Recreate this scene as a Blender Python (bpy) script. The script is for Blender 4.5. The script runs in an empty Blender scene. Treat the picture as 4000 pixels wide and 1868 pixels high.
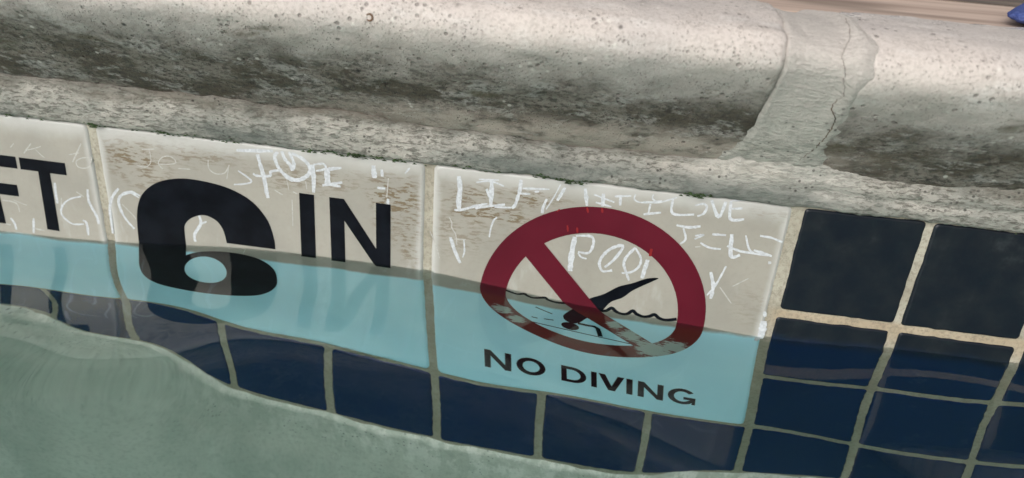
import bpy, bmesh, math, random
import numpy as np
from mathutils import Vector, Matrix, noise
from mathutils.bvhtree import BVHTree

S = bpy.context.scene
C = S.collection
random.seed(7)
rng = np.random.default_rng(5)

# ------------------------------------------------------------------ camera
# metres; X along the pool wall, Y into the wall (tile faces at y = 0), Z up, z = 0 is the top of the tile band
CAM_R = ((0.988066, 0.136537, 0.071299), (0.122553, -0.416450, -0.900861), (-0.093308, 0.898848, -0.428213))
CAM_C = Vector((0.067738, -0.293980, 0.108833))
FPX = 2950.0
cd = bpy.data.cameras.new('camera')
cam = bpy.data.objects.new('camera', cd)
C.objects.link(cam)
cd.sensor_fit = 'HORIZONTAL'
cd.sensor_width = 36.0
cd.lens = FPX / 4000 * 36
cd.clip_start = 0.01
cd.clip_end = 600
m = Matrix.Identity(4)
for i in range(3):
    m[i][0] = CAM_R[0][i]; m[i][1] = -CAM_R[1][i]; m[i][2] = -CAM_R[2][i]; m[i][3] = CAM_C[i]
cam.matrix_world = m
cd.dof.use_dof = True
cd.dof.focus_distance = 0.305
cd.dof.aperture_fstop = 9.0
S.camera = cam

# ------------------------------------------------------------------ light
SUN_EL, SUN_AZ = math.radians(32), math.radians(205)   # azimuth from +Y towards +X
w = bpy.data.worlds.new('World'); S.world = w; w.use_nodes = True
nt = w.node_tree
bg = nt.nodes['Background']
sky = nt.nodes.new('ShaderNodeTexSky')
sky.sky_type = 'NISHITA'; sky.sun_disc = False
sky.sun_elevation = SUN_EL; sky.sun_rotation = SUN_AZ
sky.air_density = 1.0; sky.dust_density = 6.0; sky.ozone_density = 1.0
hs = nt.nodes.new('ShaderNodeHueSaturation'); hs.inputs['Saturation'].default_value = 0.10
nt.links.new(sky.outputs[0], hs.inputs['Color']); nt.links.new(hs.outputs[0], bg.inputs['Color'])
bg.inputs['Strength'].default_value = 0.125
sl = bpy.data.lights.new('sun', 'SUN'); sun = bpy.data.objects.new('sun', sl); C.objects.link(sun)
sl.energy = 0.7; sl.angle = math.radians(55); sl.color = (1, 0.955, 0.90)
sdir = Vector((math.sin(SUN_AZ) * math.cos(SUN_EL), math.cos(SUN_AZ) * math.cos(SUN_EL), math.sin(SUN_EL)))
sun.rotation_euler = sdir.to_track_quat('Z', 'Y').to_euler()
S.view_settings.view_transform = 'Standard'; S.view_settings.look = 'None'
S.view_settings.gamma = 1; S.view_settings.use_curve_mapping = False
S.view_settings.exposure = 0.14
S.render.engine = 'CYCLES'
S.cycles.use_denoising = True
S.cycles.caustics_refractive = True; S.cycles.caustics_reflective = True
S.cycles.max_bounces = 12; S.cycles.transmission_bounces = 8; S.cycles.diffuse_bounces = 4
S.cycles.blur_glossy = 0.3

# ------------------------------------------------------------------ helpers
P = 0.0508           # pitch of the small tiles; a marker tile is three of them
def ray(px, py):
    d = [(px - 2000) / FPX, (py - 934) / FPX, 1.0]
    return Vector([sum(CAM_R[k][i] * d[k] for k in range(3)) for i in range(3)]).normalized()
def on_wall(px, py):
    d = ray(px, py); t = -CAM_C.y / d.y
    return CAM_C.x + d.x * t, CAM_C.z + d.z * t
def link(o, parent=None, **props):
    C.objects.link(o)
    if parent: o.parent = parent
    for k, v in props.items(): o[k] = v
    return o
def mesh_obj(name, verts, faces, mat, parent=None, smooth=True, **props):
    me = bpy.data.meshes.new(name)
    me.from_pydata(verts, [], faces); me.update()
    if smooth: me.polygons.foreach_set('use_smooth', [True] * len(me.polygons))
    if mat: me.materials.append(mat)
    return link(bpy.data.objects.new(name, me), parent, **props)
def empty(name, loc=(0, 0, 0), **props):
    o = bpy.data.objects.new(name, None); o.location = loc; o.empty_display_size = 0.05
    return link(o, None, **props)
def fbm(x, y, z, oct=4, lac=2.1, gain=0.5):
    a, s = 1.0, 0.0
    for i in range(oct):
        s += a * noise.noise(Vector((x, y, z))); a *= gain; x *= lac; y *= lac; z *= lac
    return s
def catmull(pts, n=6, closed=False):
    out = []; N = len(pts)
    for i in range(N if closed else N - 1):
        g = lambda k: pts[(i + k) % N] if closed else pts[max(0, min(N - 1, i + k))]
        p0, p1, p2, p3 = g(-1), g(0), g(1), g(2)
        for j in range(n):
            t = j / n
            out.append(tuple(0.5 * (2 * b + (c - a) * t + (2 * a - 5 * b + 4 * c - d) * t * t + (3 * b - a - 3 * c + d) * t ** 3) for a, b, c, d in zip(p0, p1, p2, p3)))
    if not closed: out.append(tuple(pts[-1]))
    return out
def sstep(a, b, x):
    t = max(0.0, min(1.0, (x - a) / (b - a))); return t * t * (3 - 2 * t)

# ------------------------------------------------------------------ materials
class Mat:
    def __init__(s, name):
        s.m = bpy.data.materials.new(name); s.m.use_nodes = True
        s.t = s.m.node_tree; s.b = s.t.nodes['Principled BSDF']
        g = s.t.nodes.new('ShaderNodeNewGeometry'); s.pos = g.outputs['Position']
        sp = s.t.nodes.new('ShaderNodeSeparateXYZ'); s.t.links.new(s.pos, sp.inputs[0])
        s.x, s.y, s.z = sp.outputs
    def put(s, sock, v):
        if hasattr(v, 'is_output'): s.t.links.new(v, sock)
        else: sock.default_value = v
    def math(s, op, a, b=0.0, c=0.0, clamp=False):
        n = s.t.nodes.new('ShaderNodeMath'); n.operation = op; n.use_clamp = clamp
        for i, v in enumerate((a, b, c)): s.put(n.inputs[i], v)
        return n.outputs[0]
    def noise(s, scale, detail=4, rough=0.55, stretch=(1, 1, 1), off=(0, 0, 0), dist=0.0):
        mp = s.t.nodes.new('ShaderNodeMapping'); mp.inputs['Scale'].default_value = stretch; mp.inputs['Location'].default_value = off
        s.t.links.new(s.pos, mp.inputs[0])
        n = s.t.nodes.new('ShaderNodeTexNoise'); n.inputs['Scale'].default_value = scale
        n.inputs['Detail'].default_value = detail; n.inputs['Roughness'].default_value = rough; n.inputs['Distortion'].default_value = dist
        s.t.links.new(mp.outputs[0], n.inputs['Vector']); return n.outputs['Fac']
    def voro(s, scale, stretch=(1, 1, 1), out='Distance', rand=1.0):
        mp = s.t.nodes.new('ShaderNodeMapping'); mp.inputs['Scale'].default_value = stretch
        s.t.links.new(s.pos, mp.inputs[0])
        n = s.t.nodes.new('ShaderNodeTexVoronoi'); n.inputs['Scale'].default_value = scale; n.inputs['Randomness'].default_value = rand
        s.t.links.new(mp.outputs[0], n.inputs['Vector']); return n.outputs[out]
    def ramp(s, v, lo, hi, a=0.0, b=1.0, smooth=True):
        n = s.t.nodes.new('ShaderNodeMapRange'); n.interpolation_type = 'SMOOTHSTEP' if smooth else 'LINEAR'
        s.put(n.inputs[0], v)
        for i, q in zip((1, 2, 3, 4), (lo, hi, a, b)): s.put(n.inputs[i], q)
        return n.outputs[0]
    def mix(s, f, a, b, mode='MIX'):
        n = s.t.nodes.new('ShaderNodeMix'); n.data_type = 'RGBA'; n.blend_type = mode
        s.put(n.inputs[0], f)
        for i, v in ((6, a), (7, b)):
            s.put(n.inputs[i], v if hasattr(v, 'is_output') else (*v, 1.0))
        return n.outputs[2]
    def bump(s, h, dist=0.001, strength=0.5, prev=None):
        n = s.t.nodes.new('ShaderNodeBump'); n.inputs['Distance'].default_value = dist; n.inputs['Strength'].default_value = strength
        s.t.links.new(h, n.inputs['Height'])
        if prev: s.t.links.new(prev, n.inputs['Normal'])
        s.t.links.new(n.outputs[0], s.b.inputs['Normal']); return n.outputs[0]
    def fin(s, col, rough, spec=0.5, coat=0.0):
        c = s.b.inputs['Base Color']
        if hasattr(col, 'is_output'): s.t.links.new(col, c)
        else: c.default_value = (*col, 1)
        s.put(s.b.inputs['Roughness'], rough); s.b.inputs['Specular IOR Level'].default_value = spec
        s.b.inputs['Coat Weight'].default_value = coat; s.b.inputs['Coat Roughness'].default_value = 0.06
        return s.m

def mat_stone(name, off, shift):
    M = Mat(name)
    o = (off, off * 2, 0)
    big = M.noise(22, 5, 0.6, off=o)
    fine = M.noise(760, 4, 0.7, off=o)
    med = M.noise(95, 5, 0.62, (0.7, 1, 1), o)
    col = M.mix(M.ramp(big, 0.35, 0.68), (0.60, 0.535, 0.49), (0.52, 0.47, 0.44))
    col = M.mix(M.ramp(M.noise(160, 4, 0.6, (0.35, 1, 1), o), 0.52, 0.70, 0, 0.55), col, (0.66, 0.62, 0.585))
    col = M.mix(M.ramp(fine, 0.44, 0.66, 0, 0.55), col, (0.36, 0.315, 0.28))
    # mildew that has grown over the lower half of the nose, ragged towards the top
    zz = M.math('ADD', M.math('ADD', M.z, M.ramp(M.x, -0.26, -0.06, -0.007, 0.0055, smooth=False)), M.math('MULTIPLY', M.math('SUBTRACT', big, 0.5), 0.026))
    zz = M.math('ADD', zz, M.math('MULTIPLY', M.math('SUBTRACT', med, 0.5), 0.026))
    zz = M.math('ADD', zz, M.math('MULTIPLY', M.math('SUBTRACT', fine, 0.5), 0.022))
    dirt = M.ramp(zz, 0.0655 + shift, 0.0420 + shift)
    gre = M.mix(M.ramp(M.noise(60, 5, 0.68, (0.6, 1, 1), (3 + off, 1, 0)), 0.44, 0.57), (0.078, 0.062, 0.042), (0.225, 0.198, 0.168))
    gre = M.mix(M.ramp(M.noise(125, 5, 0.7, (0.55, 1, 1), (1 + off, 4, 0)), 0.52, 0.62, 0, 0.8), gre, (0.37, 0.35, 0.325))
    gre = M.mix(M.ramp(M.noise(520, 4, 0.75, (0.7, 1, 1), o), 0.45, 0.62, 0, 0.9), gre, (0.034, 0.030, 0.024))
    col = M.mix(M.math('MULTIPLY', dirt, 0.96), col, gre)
    # scoured paler concrete just above the mortar bed
    pale = M.math('MULTIPLY', M.ramp(M.z, 0.0340, 0.0210), M.math('MULTIPLY', M.ramp(M.x, -0.07, 0.03), M.ramp(M.x, 0.19, 0.13)))
    pale = M.math('MULTIPLY', pale, M.ramp(med, 0.30, 0.52))
    col = M.mix(M.math('MULTIPLY', pale, 0.85), col, (0.54, 0.45, 0.39))
    # olive patches along the upper edge of the mildew
    ol = M.math('MULTIPLY', M.ramp(M.noise(48, 3, 0.5, (0.45, 1, 1.3), (7 + off, 0, 2)), 0.58, 0.66), M.math('MULTIPLY', M.ramp(zz, 0.030, 0.042), M.ramp(zz, 0.060, 0.052)))
    col = M.mix(M.math('MULTIPLY', ol, 0.8), col, (0.115, 0.095, 0.058))
    # pits and peppered specks
    v1 = M.voro(300); sel = M.noise(75, 2, off=(4, off, 1))
    pit = M.math('MULTIPLY', M.ramp(v1, 0.26, 0.15), M.ramp(sel, 0.50, 0.60))
    col = M.mix(M.math('MULTIPLY', pit, 0.55), col, (0.10, 0.08, 0.07))
    v2 = M.voro(820); sp = M.math('MULTIPLY', M.ramp(v2, 0.28, 0.16), M.ramp(M.noise(120, 2, off=(off, 9, 0)), 0.44, 0.56))
    col = M.mix(M.math('MULTIPLY', sp, 0.38), col, (0.14, 0.115, 0.105))
    v3 = M.voro(75); bp = M.math('MULTIPLY', M.ramp(v3, M.ramp(M.noise(50, 1, off=(2, off, 5)), 0.3, 0.7, 0.05, 0.11), 0.03), M.ramp(M.noise(30, 2, off=(off, 2, 5)), 0.52, 0.58))
    col = M.mix(M.math('MULTIPLY', bp, 0.95), col, (0.025, 0.022, 0.022))
    # a few pale grains
    v4 = M.voro(150, stretch=(1.1, 1, 1)); wg = M.math('MULTIPLY', M.ramp(v4, 0.17, 0.09), M.ramp(M.noise(60, 2, off=(1, off, 8)), 0.53, 0.6))
    col = M.mix(M.math('MULTIPLY', wg, 0.6), col, (0.72, 0.68, 0.62))
    h = M.math('ADD', M.math('MULTIPLY', fine, 0.6), M.math('MULTIPLY', M.math('ADD', pit, sp), -0.9))
    h = M.math('ADD', h, M.math('MULTIPLY', med, 0.8))
    M.bump(h, 0.0009, 0.7)
    # still wet along the back of the crown
    wet = M.math('MULTIPLY', M.ramp(M.y, -0.018, 0.002), M.ramp(M.noise(34, 3, off=(off, 3, 3)), 0.42, 0.58))
    r = M.ramp(wet, 0.0, 1.0, 0.62, 0.10)
    return M.fin(col, r, 0.4)

def mat_mortar(name, dark=0.0):
    M = Mat(name)
    big = M.noise(40, 5, 0.6); fine = M.noise(760, 4, 0.72, (0.7, 1, 1)); wr = M.noise(560, 5, 0.75, (0.42, 1, 1.2), dist=0.2)
    jm = M.math('MULTIPLY', M.ramp(M.math('ABSOLUTE', M.math('SUBTRACT', M.x, 0.138)), 0.026, 0.040), M.ramp(M.math('ABSOLUTE', M.math('ADD', M.x, 0.488)), 0.02, 0.04))
    col = M.mix(M.ramp(big, 0.38, 0.64), (0.53, 0.495, 0.44), (0.38, 0.37, 0.33))
    col = M.mix(M.math('MULTIPLY', M.math('SUBTRACT', 1.0, jm), 0.6), col, (0.63, 0.595, 0.54))
    col = M.mix(M.math('MULTIPLY', M.math('MULTIPLY', M.ramp(wr, 0.46, 0.60), M.ramp(jm, 0.0, 1.0, 0.55, 1.0)), M.ramp(M.z, 0.020, 0.050, 0.85, 0.26)), col, (0.145, 0.138, 0.115))
    col = M.mix(M.ramp(fine, 0.5, 0.7, 0, 0.5), col, (0.56, 0.535, 0.49))
    # grey-green film in the lower hollow of the bed
    low = M.math('MULTIPLY', M.ramp(M.z, 0.012, 0.003), M.ramp(M.noise(28, 4, 0.6, (0.4, 1, 1), (2, 5, 1)), 0.40, 0.60))
    col = M.mix(M.math('MULTIPLY', low, 0.75), col, (0.13, 0.15, 0.135))
    mid = M.math('MULTIPLY', M.math('MULTIPLY', M.ramp(M.z, 0.030, 0.020), M.ramp(M.z, 0.010, 0.016)), M.ramp(M.noise(55, 4, 0.6, (0.5, 1, 1), (8, 5, 1)), 0.45, 0.62))
    col = M.mix(M.math('MULTIPLY', mid, 0.5), col, (0.22, 0.185, 0.14))
    gz = M.math('ADD', M.z, M.math('MULTIPLY', M.math('SUBTRACT', M.noise(70, 5, 0.7, (0.6, 1, 1), (5, 5, 5)), 0.5), 0.022))
    gz = M.math('ADD', gz, M.math('MULTIPLY', M.math('SUBTRACT', fine, 0.5), 0.010))
    col = M.mix(M.math('MULTIPLY', M.math('MULTIPLY', M.ramp(gz, 0.0115, 0.0185), jm), 0.6), col, (0.165, 0.148, 0.12))
    blk = M.math('MULTIPLY', M.ramp(M.voro(330), 0.24, 0.13), M.ramp(M.noise(90, 2, off=(6, 1, 1)), 0.5, 0.6))
    col = M.mix(M.math('MULTIPLY', blk, 0.8), col, (0.06, 0.055, 0.05))
    col = M.mix(M.math('MULTIPLY', M.ramp(M.z, 0.036, 0.062), 0.75), col, M.mix(M.ramp(fine, 0.42, 0.66, 0, 0.6), (0.64, 0.58, 0.535), (0.45, 0.40, 0.365)))
    h = M.math('ADD', M.math('MULTIPLY', wr, 1.1), M.math('MULTIPLY', fine, 0.5))
    M.bump(h, 0.0016, 0.85)
    return M.fin(col, 0.8, 0.3)

def mat_marker(name, x0, x1, film_z, hatch):
    M = Mat(name)
    n1 = M.noise(60, 4, 0.6); n2 = M.noise(500, 3, 0.6)
    film = M.mix(M.ramp(M.noise(26, 4, 0.6), 0.36, 0.66), (0.345, 0.322, 0.277), (0.300, 0.282, 0.244))
    film = M.mix(M.ramp(n2, 0.45, 0.75, 0, 0.25), film, (0.27, 0.245, 0.205))
    # film rubbed to brown dashes
    dash = M.math('MULTIPLY', M.ramp(M.noise(170, 3, 0.6, (0.5, 1, 1)), 0.33, 0.52), 1.0)
    dash = M.math('MULTIPLY', dash, M.ramp(M.noise(900, 4, 0.70, (0.24, 1, 1.0)), 0.49, 0.555))
    area = 0.0
    for (cx, cz, rx, rz, k) in hatch:
        dx = M.math('DIVIDE', M.math('SUBTRACT', M.x, cx), rx); dz = M.math('DIVIDE', M.math('SUBTRACT', M.z, cz), rz)
        d = M.math('SQRT', M.math('ADD', M.math('MULTIPLY', dx, dx), M.math('MULTIPLY', dz, dz)))
        d = M.math('ADD', d, M.math('MULTIPLY', M.math('SUBTRACT', n1, 0.5), 1.6))
        area = M.math('MAXIMUM', area, M.math('MULTIPLY', M.ramp(d, 1.35, 0.30), k))
    film = M.mix(M.math('MULTIPLY', dash, area, clamp=True), film, (0.165, 0.122, 0.072))
    # chalky wear round the rim
    ex = M.math('MINIMUM', M.math('SUBTRACT', M.x, x0), M.math('SUBTRACT', x1, M.x))
    e = M.math('MINIMUM', ex, M.math('MULTIPLY', M.z, -0.42))
    e = M.math('ADD', e, M.math('MULTIPLY', M.math('SUBTRACT', n1, 0.5), 0.0035))
    film = M.mix(M.ramp(e, 0.0048, 0.0006, 0, 0.85), film, (0.52, 0.51, 0.485))
    sm = M.ramp(M.noise(90, 4, 0.6, (1, 1, 0.35)), 0.56, 0.74, 0, 0.45)
    low = M.math('MULTIPLY', sm, M.ramp(M.z, -0.030, -0.052))
    film = M.mix(low, film, (0.54, 0.535, 0.52))
    # below the scum line the glaze is clean pale blue
    zz = M.math('ADD', M.z, M.math('MULTIPLY', M.math('SUBTRACT', n1, 0.5), 0.004))
    zz = M.math('ADD', zz, M.math('MULTIPLY', M.math('SUBTRACT', M.noise(15, 2), 0.5), 0.006))
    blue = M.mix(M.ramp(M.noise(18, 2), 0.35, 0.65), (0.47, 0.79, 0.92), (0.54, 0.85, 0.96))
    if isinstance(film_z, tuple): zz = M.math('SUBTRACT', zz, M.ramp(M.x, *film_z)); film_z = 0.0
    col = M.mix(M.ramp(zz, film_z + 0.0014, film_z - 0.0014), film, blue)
    M.bump(n2, 0.0002, 0.3)
    return M.fin(col, M.ramp(n1, 0.3, 0.7, 0.30, 0.46), 0.45)

def mat_navy():
    M = Mat('navy_glaze')
    oi = M.t.nodes.new('ShaderNodeObjectInfo').outputs['Random']
    n1 = M.noise(70, 4, 0.6); n2 = M.noise(600, 2)
    deep = M.mix(oi, (0.0036, 0.0150, 0.058), (0.0050, 0.0195, 0.072))
    scum = M.mix(M.ramp(n1, 0.35, 0.68), (0.0088, 0.0122, 0.0185), (0.0145, 0.0178, 0.0220))
    zz = M.math('ADD', M.z, M.math('MULTIPLY', M.math('SUBTRACT', M.noise(24, 3), 0.5), 0.012))
    col = M.mix(M.ramp(zz, -0.068, -0.058), deep, scum)
    lime = M.math('MULTIPLY', M.ramp(n1, 0.56, 0.78, 0, 0.05), M.ramp(M.noise(15, 2), 0.4, 0.6))
    col = M.mix(lime, col, (0.45, 0.5, 0.52))
    M.bump(n2, 0.0002, 0.25)
    return M.fin(col, M.ramp(n1, 0.3, 0.7, 0.14, 0.24), 0.2)

def mat_grout():
    M = Mat('grout')
    n1 = M.noise(45, 4, 0.6); n2 = M.noise(700, 3, 0.7)
    col = M.mix(M.ramp(n1, 0.38, 0.62), (0.43, 0.40, 0.325), (0.345, 0.315, 0.25))
    rust = M.math('MULTIPLY', M.ramp(M.z, -0.062, -0.052), M.math('MULTIPLY', M.ramp(M.z, -0.047, -0.050), M.ramp(M.x, 0.148, 0.156)))
    col = M.mix(M.math('MULTIPLY', rust, 0.42), col, (0.43, 0.29, 0.16))
    col = M.mix(M.ramp(n2, 0.42, 0.7, 0, 0.6), col, (0.19, 0.17, 0.13))
    alg = M.math('MULTIPLY', M.ramp(M.z, -0.062, -0.072), 0.4)
    col = M.mix(alg, col, (0.27, 0.255, 0.175))
    M.bump(n2, 0.0005, 0.7)
    return M.fin(col, 0.85, 0.25)

def mat_plaster():
    M = Mat('pool_plaster')
    n1 = M.noise(16, 5, 0.6); n2 = M.noise(420, 4, 0.7); st = M.noise(60, 5, 0.65, (1, 1, 0.6))
    col = M.mix(M.ramp(n1, 0.35, 0.66), (0.55, 0.565, 0.49), (0.42, 0.45, 0.385))
    col = M.mix(M.ramp(st, 0.50, 0.72, 0, 0.4), col, (0.64, 0.65, 0.58))
    col = M.mix(M.ramp(n2, 0.44, 0.70, 0, 0.38), col, (0.28, 0.305, 0.255))
    cr = M.math('MULTIPLY', M.ramp(M.z, -0.232, -0.208), M.ramp(M.noise(130, 5, 0.75, (1, 1, 0.6)), 0.46, 0.58))
    col = M.mix(M.math('MULTIPLY', M.math('MULTIPLY', cr, M.ramp(M.x, -0.12, 0.06, 0.35, 1.0)), 0.6), col, (0.80, 0.78, 0.72))
    sp = M.math('MULTIPLY', M.ramp(M.voro(420), 0.24, 0.12), M.ramp(M.noise(50, 2, off=(3, 3, 3)), 0.48, 0.6))
    col = M.mix(M.math('MULTIPLY', sp, M.ramp(M.z, -0.250, -0.212, 0.15, 0.85)), col, (0.13, 0.15, 0.135))
    M.bump(n2, 0.0012, 0.6)
    return M.fin(col, 0.8, 0.3)

def mat_ring():
    M = Mat('red_print')
    n1 = M.noise(55, 4, 0.65, (0.6, 1, 1)); n2 = M.noise(520, 5, 0.75, (0.40, 1, 1.2))
    col = M.mix(M.ramp(M.noise(25, 2), 0.35, 0.65), (0.105, 0.0085, 0.019), (0.088, 0.0065, 0.0155))
    col = M.mix(M.ramp(M.z, -0.061, -0.068), col, (0.120, 0.0155, 0.012))
    area = 0.0
    for (cx, cz, rr) in ((0.1035, -0.0935, 0.014), (0.093, -0.083, 0.009), (0.113, -0.0865, 0.010), (0.086, -0.0735, 0.006), (0.0335, -0.080, 0.007), (0.040, -0.089, 0.006)):
        dx = M.math('SUBTRACT', M.x, cx); dz = M.math('SUBTRACT', M.z, cz)
        d = M.math('DIVIDE', M.math('SQRT', M.math('ADD', M.math('MULTIPLY', dx, dx), M.math('MULTIPLY', dz, dz))), rr)
        area = M.math('MAXIMUM', area, M.ramp(d, 1.15, 0.15, smooth=False))
    worn = M.ramp(M.math('ADD', area, M.math('MULTIPLY', M.math('SUBTRACT', n2, 0.5), 2.2)), 0.46, 0.62)
    worn = M.math('MULTIPLY', worn, M.ramp(area, 0.02, 0.2))
    col = M.mix(worn, col, (0.36, 0.42, 0.39))
    brn = M.math('MULTIPLY', M.ramp(M.z, -0.070, -0.085), M.ramp(n2, 0.42, 0.6))
    col = M.mix(M.math('MULTIPLY', M.math('MULTIPLY', brn, M.math('SUBTRACT', 1.0, worn)), 0.45), col, (0.075, 0.022, 0.014))
    return M.fin(col, 0.36, 0.15)

def plain(name, col, rough, spec=0.4, nscale=0, var=0.25):
    M = Mat(name)
    c = col
    if nscale:
        c = M.mix(M.ramp(M.noise(nscale, 4, 0.6), 0.35, 0.65), tuple(v * (1 - var) for v in col), tuple(min(1, v * (1 + var)) for v in col))
    return M.fin(c, rough, spec)

MS = [mat_stone('coping_concrete', 0.0, 0.0), mat_stone('coping_concrete_b', 11.3, -0.006)]
MMORT = mat_mortar('mortar')
MNAVY, MGROUT, MPLAS, MRING = mat_navy(), mat_grout(), mat_plaster(), mat_ring()
MINK = plain('black_print', (0.0045, 0.0055, 0.0085), 0.30, 0.07, 80, 0.3)
MSCR = plain('scratch_white', (0.53, 0.545, 0.565), 0.6, 0.2, 900, 0.12)
MSCF = plain('scratch_faint', (0.45, 0.435, 0.405), 0.6, 0.2, 900, 0.12)
MSCRED = plain('scratch_red', (0.22, 0.010, 0.012), 0.5, 0.3)
MCRACK = plain('crack_dark', (0.10, 0.06, 0.035), 0.9, 0.2, 120, 0.6)
MALG = plain('algae', (0.035, 0.060, 0.022), 0.8, 0.3, 400, 0.5)

# ------------------------------------------------------------------ water
RBF = np.array([
  [-7,6,-16,-3,12,-40,47,-13,43,15,80,134,196,104,33,-64,39,64,-40,6,17,-31,-19,33,22,47,7,19,-18,6,1,1,-2,3],
  [3,1,-4,43,-80,132,-85,27,31,25,20,-228,-305,-182,193,235,42,-182,109,-25,-105,48,11,-80,-84,-120,-33,-50,57,-24,6,1,7,-2],
  [-5,-13,10,-59,81,-79,-21,249,-150,207,21,622,776,621,-296,-160,23,324,-24,-140,158,-137,1,12,224,101,145,-21,-59,4,11,-19,-2,3],
  [4,-1,26,-14,56,-88,322,-393,311,143,-37,-189,-1263,-306,522,611,-68,6,-345,418,-128,-78,51,-2,-367,-158,-363,126,-26,54,-75,76,-27,12],
  [-14,1,-44,20,-45,64,-102,131,556,-708,972,20,2559,400,-19,-318,385,-11,592,-370,-878,883,-680,319,-112,593,74,18,-198,84,-32,-37,9,-12],
  [-2,22,-15,63,-72,157,-94,330,-565,678,594,-1339,-284,-1480,1125,-432,852,-535,-66,498,803,-417,-124,500,-131,-793,-191,-122,300,-265,179,-71,46,-7],
  [-23,-9,-40,-12,-30,-6,-40,81,195,753,-1422,2084,163,1244,258,306,-181,411,517,-857,-155,-839,1284,-1840,580,-334,977,-765,341,-229,94,-108,24,-32],
  [2,6,6,-3,31,-3,36,48,-227,-57,135,242,-1586,1073,-1637,867,-204,141,22,0,1291,-497,50,-134,1517,-1411,347,-109,120,-72,70,-39,38,-8],
  [-36,-15,-43,-10,-94,20,-106,29,-38,-21,-258,-30,484,186,653,245,-119,240,1,-30,-669,-220,323,-497,-857,605,-71,9,-32,-76,-18,-36,-42,-25],
  [-6,28,-79,57,-36,50,-81,64,-81,134,188,105,167,-281,-43,-133,246,0,-137,141,138,393,-545,394,174,-3,-146,54,-105,123,-101,-16,30,-12],
  [-29,-12,-36,-22,-47,-29,-27,-32,23,-1,19,134,9,348,54,276,-41,92,-30,-42,-163,-128,7,-203,-104,-130,77,-97,11,-88,-13,-45,-28,-23],
], float) * 1e-5
ZW, SG = -0.060, 0.026
GX, GY = np.meshgrid(-0.34 + 0.022 * np.arange(34), -0.20 + 0.022 * np.arange(11))
CTR = np.stack([GX.ravel(), GY.ravel()], 1); WT = RBF.ravel()
def water_height(x, y):
    z = np.full(x.shape, ZW)
    near = (np.abs(x) < 0.6) & (y > -0.4)
    xn, yn = x[near], y[near]
    z[near] += np.exp(-((xn[:, None] - CTR[:, 0]) ** 2 + (yn[:, None] - CTR[:, 1]) ** 2) / (2 * SG * SG)) @ WT
    far = np.clip((np.hypot(x - 0.03, y) - 0.30) / 0.5, 0, 1)
    z += far * (0.004 * np.sin(9 * x + 3.1 * y) + 0.003 * np.sin(-5 * x + 12 * y + 1.0) + 0.002 * np.sin(21 * x + 17 * y + 2.0))
    return z + 0.0014 * np.exp(np.minimum(y, 0) / 0.0020)
def axis(a, b, f0, f1, step, far):
    out = list(np.arange(f0, f1 + 1e-9, step)); s = step; v = f0
    while v > a: s = min(s * 1.25, far); v -= s; out.insert(0, max(v, a))
    s = step; v = f1
    while v < b: s = min(s * 1.25, far); v += s; out.append(min(v, b))
    return np.array(out)
BX0, BX1, BY0, FLOOR = -3.0, 4.0, -5.0, -1.10
xs = axis(BX0 - 0.02, BX1 + 0.02, -0.42, 0.46, 0.004, 0.12)
ys = np.concatenate([axis(BY0 - 0.02, -0.012, -0.30, -0.012, 0.004, 0.12), [-0.009, -0.007, -0.0055, -0.0042, -0.0032, -0.0024, -0.0017, -0.0011, -0.0006, -0.0002, 0.0006, 0.004]])
X, Y = np.meshgrid(xs, ys); nx, ny = len(xs), len(ys)
Z = water_height(X.ravel(), Y.ravel())
wv = np.stack([X.ravel(), Y.ravel(), Z], 1).tolist()
wf = [(j * nx + i, j * nx + i + 1, (j + 1) * nx + i + 1, (j + 1) * nx + i) for j in range(ny - 1) for i in range(nx - 1)]
rim = [i for i in range(nx)] + [j * nx + nx - 1 for j in range(1, ny)] + [(ny - 1) * nx + i for i in range(nx - 2, -1, -1)] + [j * nx for j in range(ny - 2, 0, -1)]
base = len(wv)
for k in rim: wv.append((wv[k][0], wv[k][1], FLOOR - 0.03))
n = len(rim)
wf += [(rim[(k + 1) % n], rim[k], base + k, base + (k + 1) % n) for k in range(n)]
wf.append(tuple(base + k for k in range(n - 1, -1, -1)))
M = Mat('pool_water')
M.fin((1.0, 1.0, 1.0), 0.028, 0.33)
M.b.inputs['IOR'].default_value = 1.333; M.b.inputs['Transmission Weight'].default_value = 1.0
va = M.t.nodes.new('ShaderNodeVolumeAbsorption'); va.inputs['Color'].default_value = (0.40, 0.84, 0.82, 1); va.inputs['Density'].default_value = 0.6
M.t.links.new(va.outputs[0], M.t.nodes['Material Output'].inputs['Volume'])
water = mesh_obj('pool_water', wv, wf, M.m, None, True, kind='structure', label='clear green-blue pool water lapping at the tiles', category='water')
water.data.polygons[len(wf) - 1].use_smooth = False

# ------------------------------------------------------------------ pool basin beyond this wall, deck, ground
def box(v, f, x0, x1, y0, y1, z0, z1):
    b = len(v)
    v += [(x0, y0, z0), (x1, y0, z0), (x1, y1, z0), (x0, y1, z0), (x0, y0, z1), (x1, y0, z1), (x1, y1, z1), (x0, y1, z1)]
    f += [tuple(b + i for i in q) for q in ((0, 3, 2, 1), (4, 5, 6, 7), (0, 1, 5, 4), (1, 2, 6, 5), (2, 3, 7, 6), (3, 0, 4, 7))]
v, f = [], []
box(v, f, BX0 - 0.3, BX1 + 0.3, BY0 - 0.3, 0.055, FLOOR - 0.25, FLOOR)
mesh_obj('pool_floor', v, f, MPLAS, None, False, kind='structure')
v, f = [], []
box(v, f, BX0 - 0.3, BX0, BY0 - 0.3, 0.055, FLOOR, 0.060)
box(v, f, BX1, BX1 + 0.3, BY0 - 0.3, 0.055, FLOOR, 0.060)
box(v, f, BX0, BX1, BY0 - 0.3, BY0, FLOOR, 0.060)
mesh_obj('pool_basin', v, f, MPLAS, None, False, kind='structure')
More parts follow.
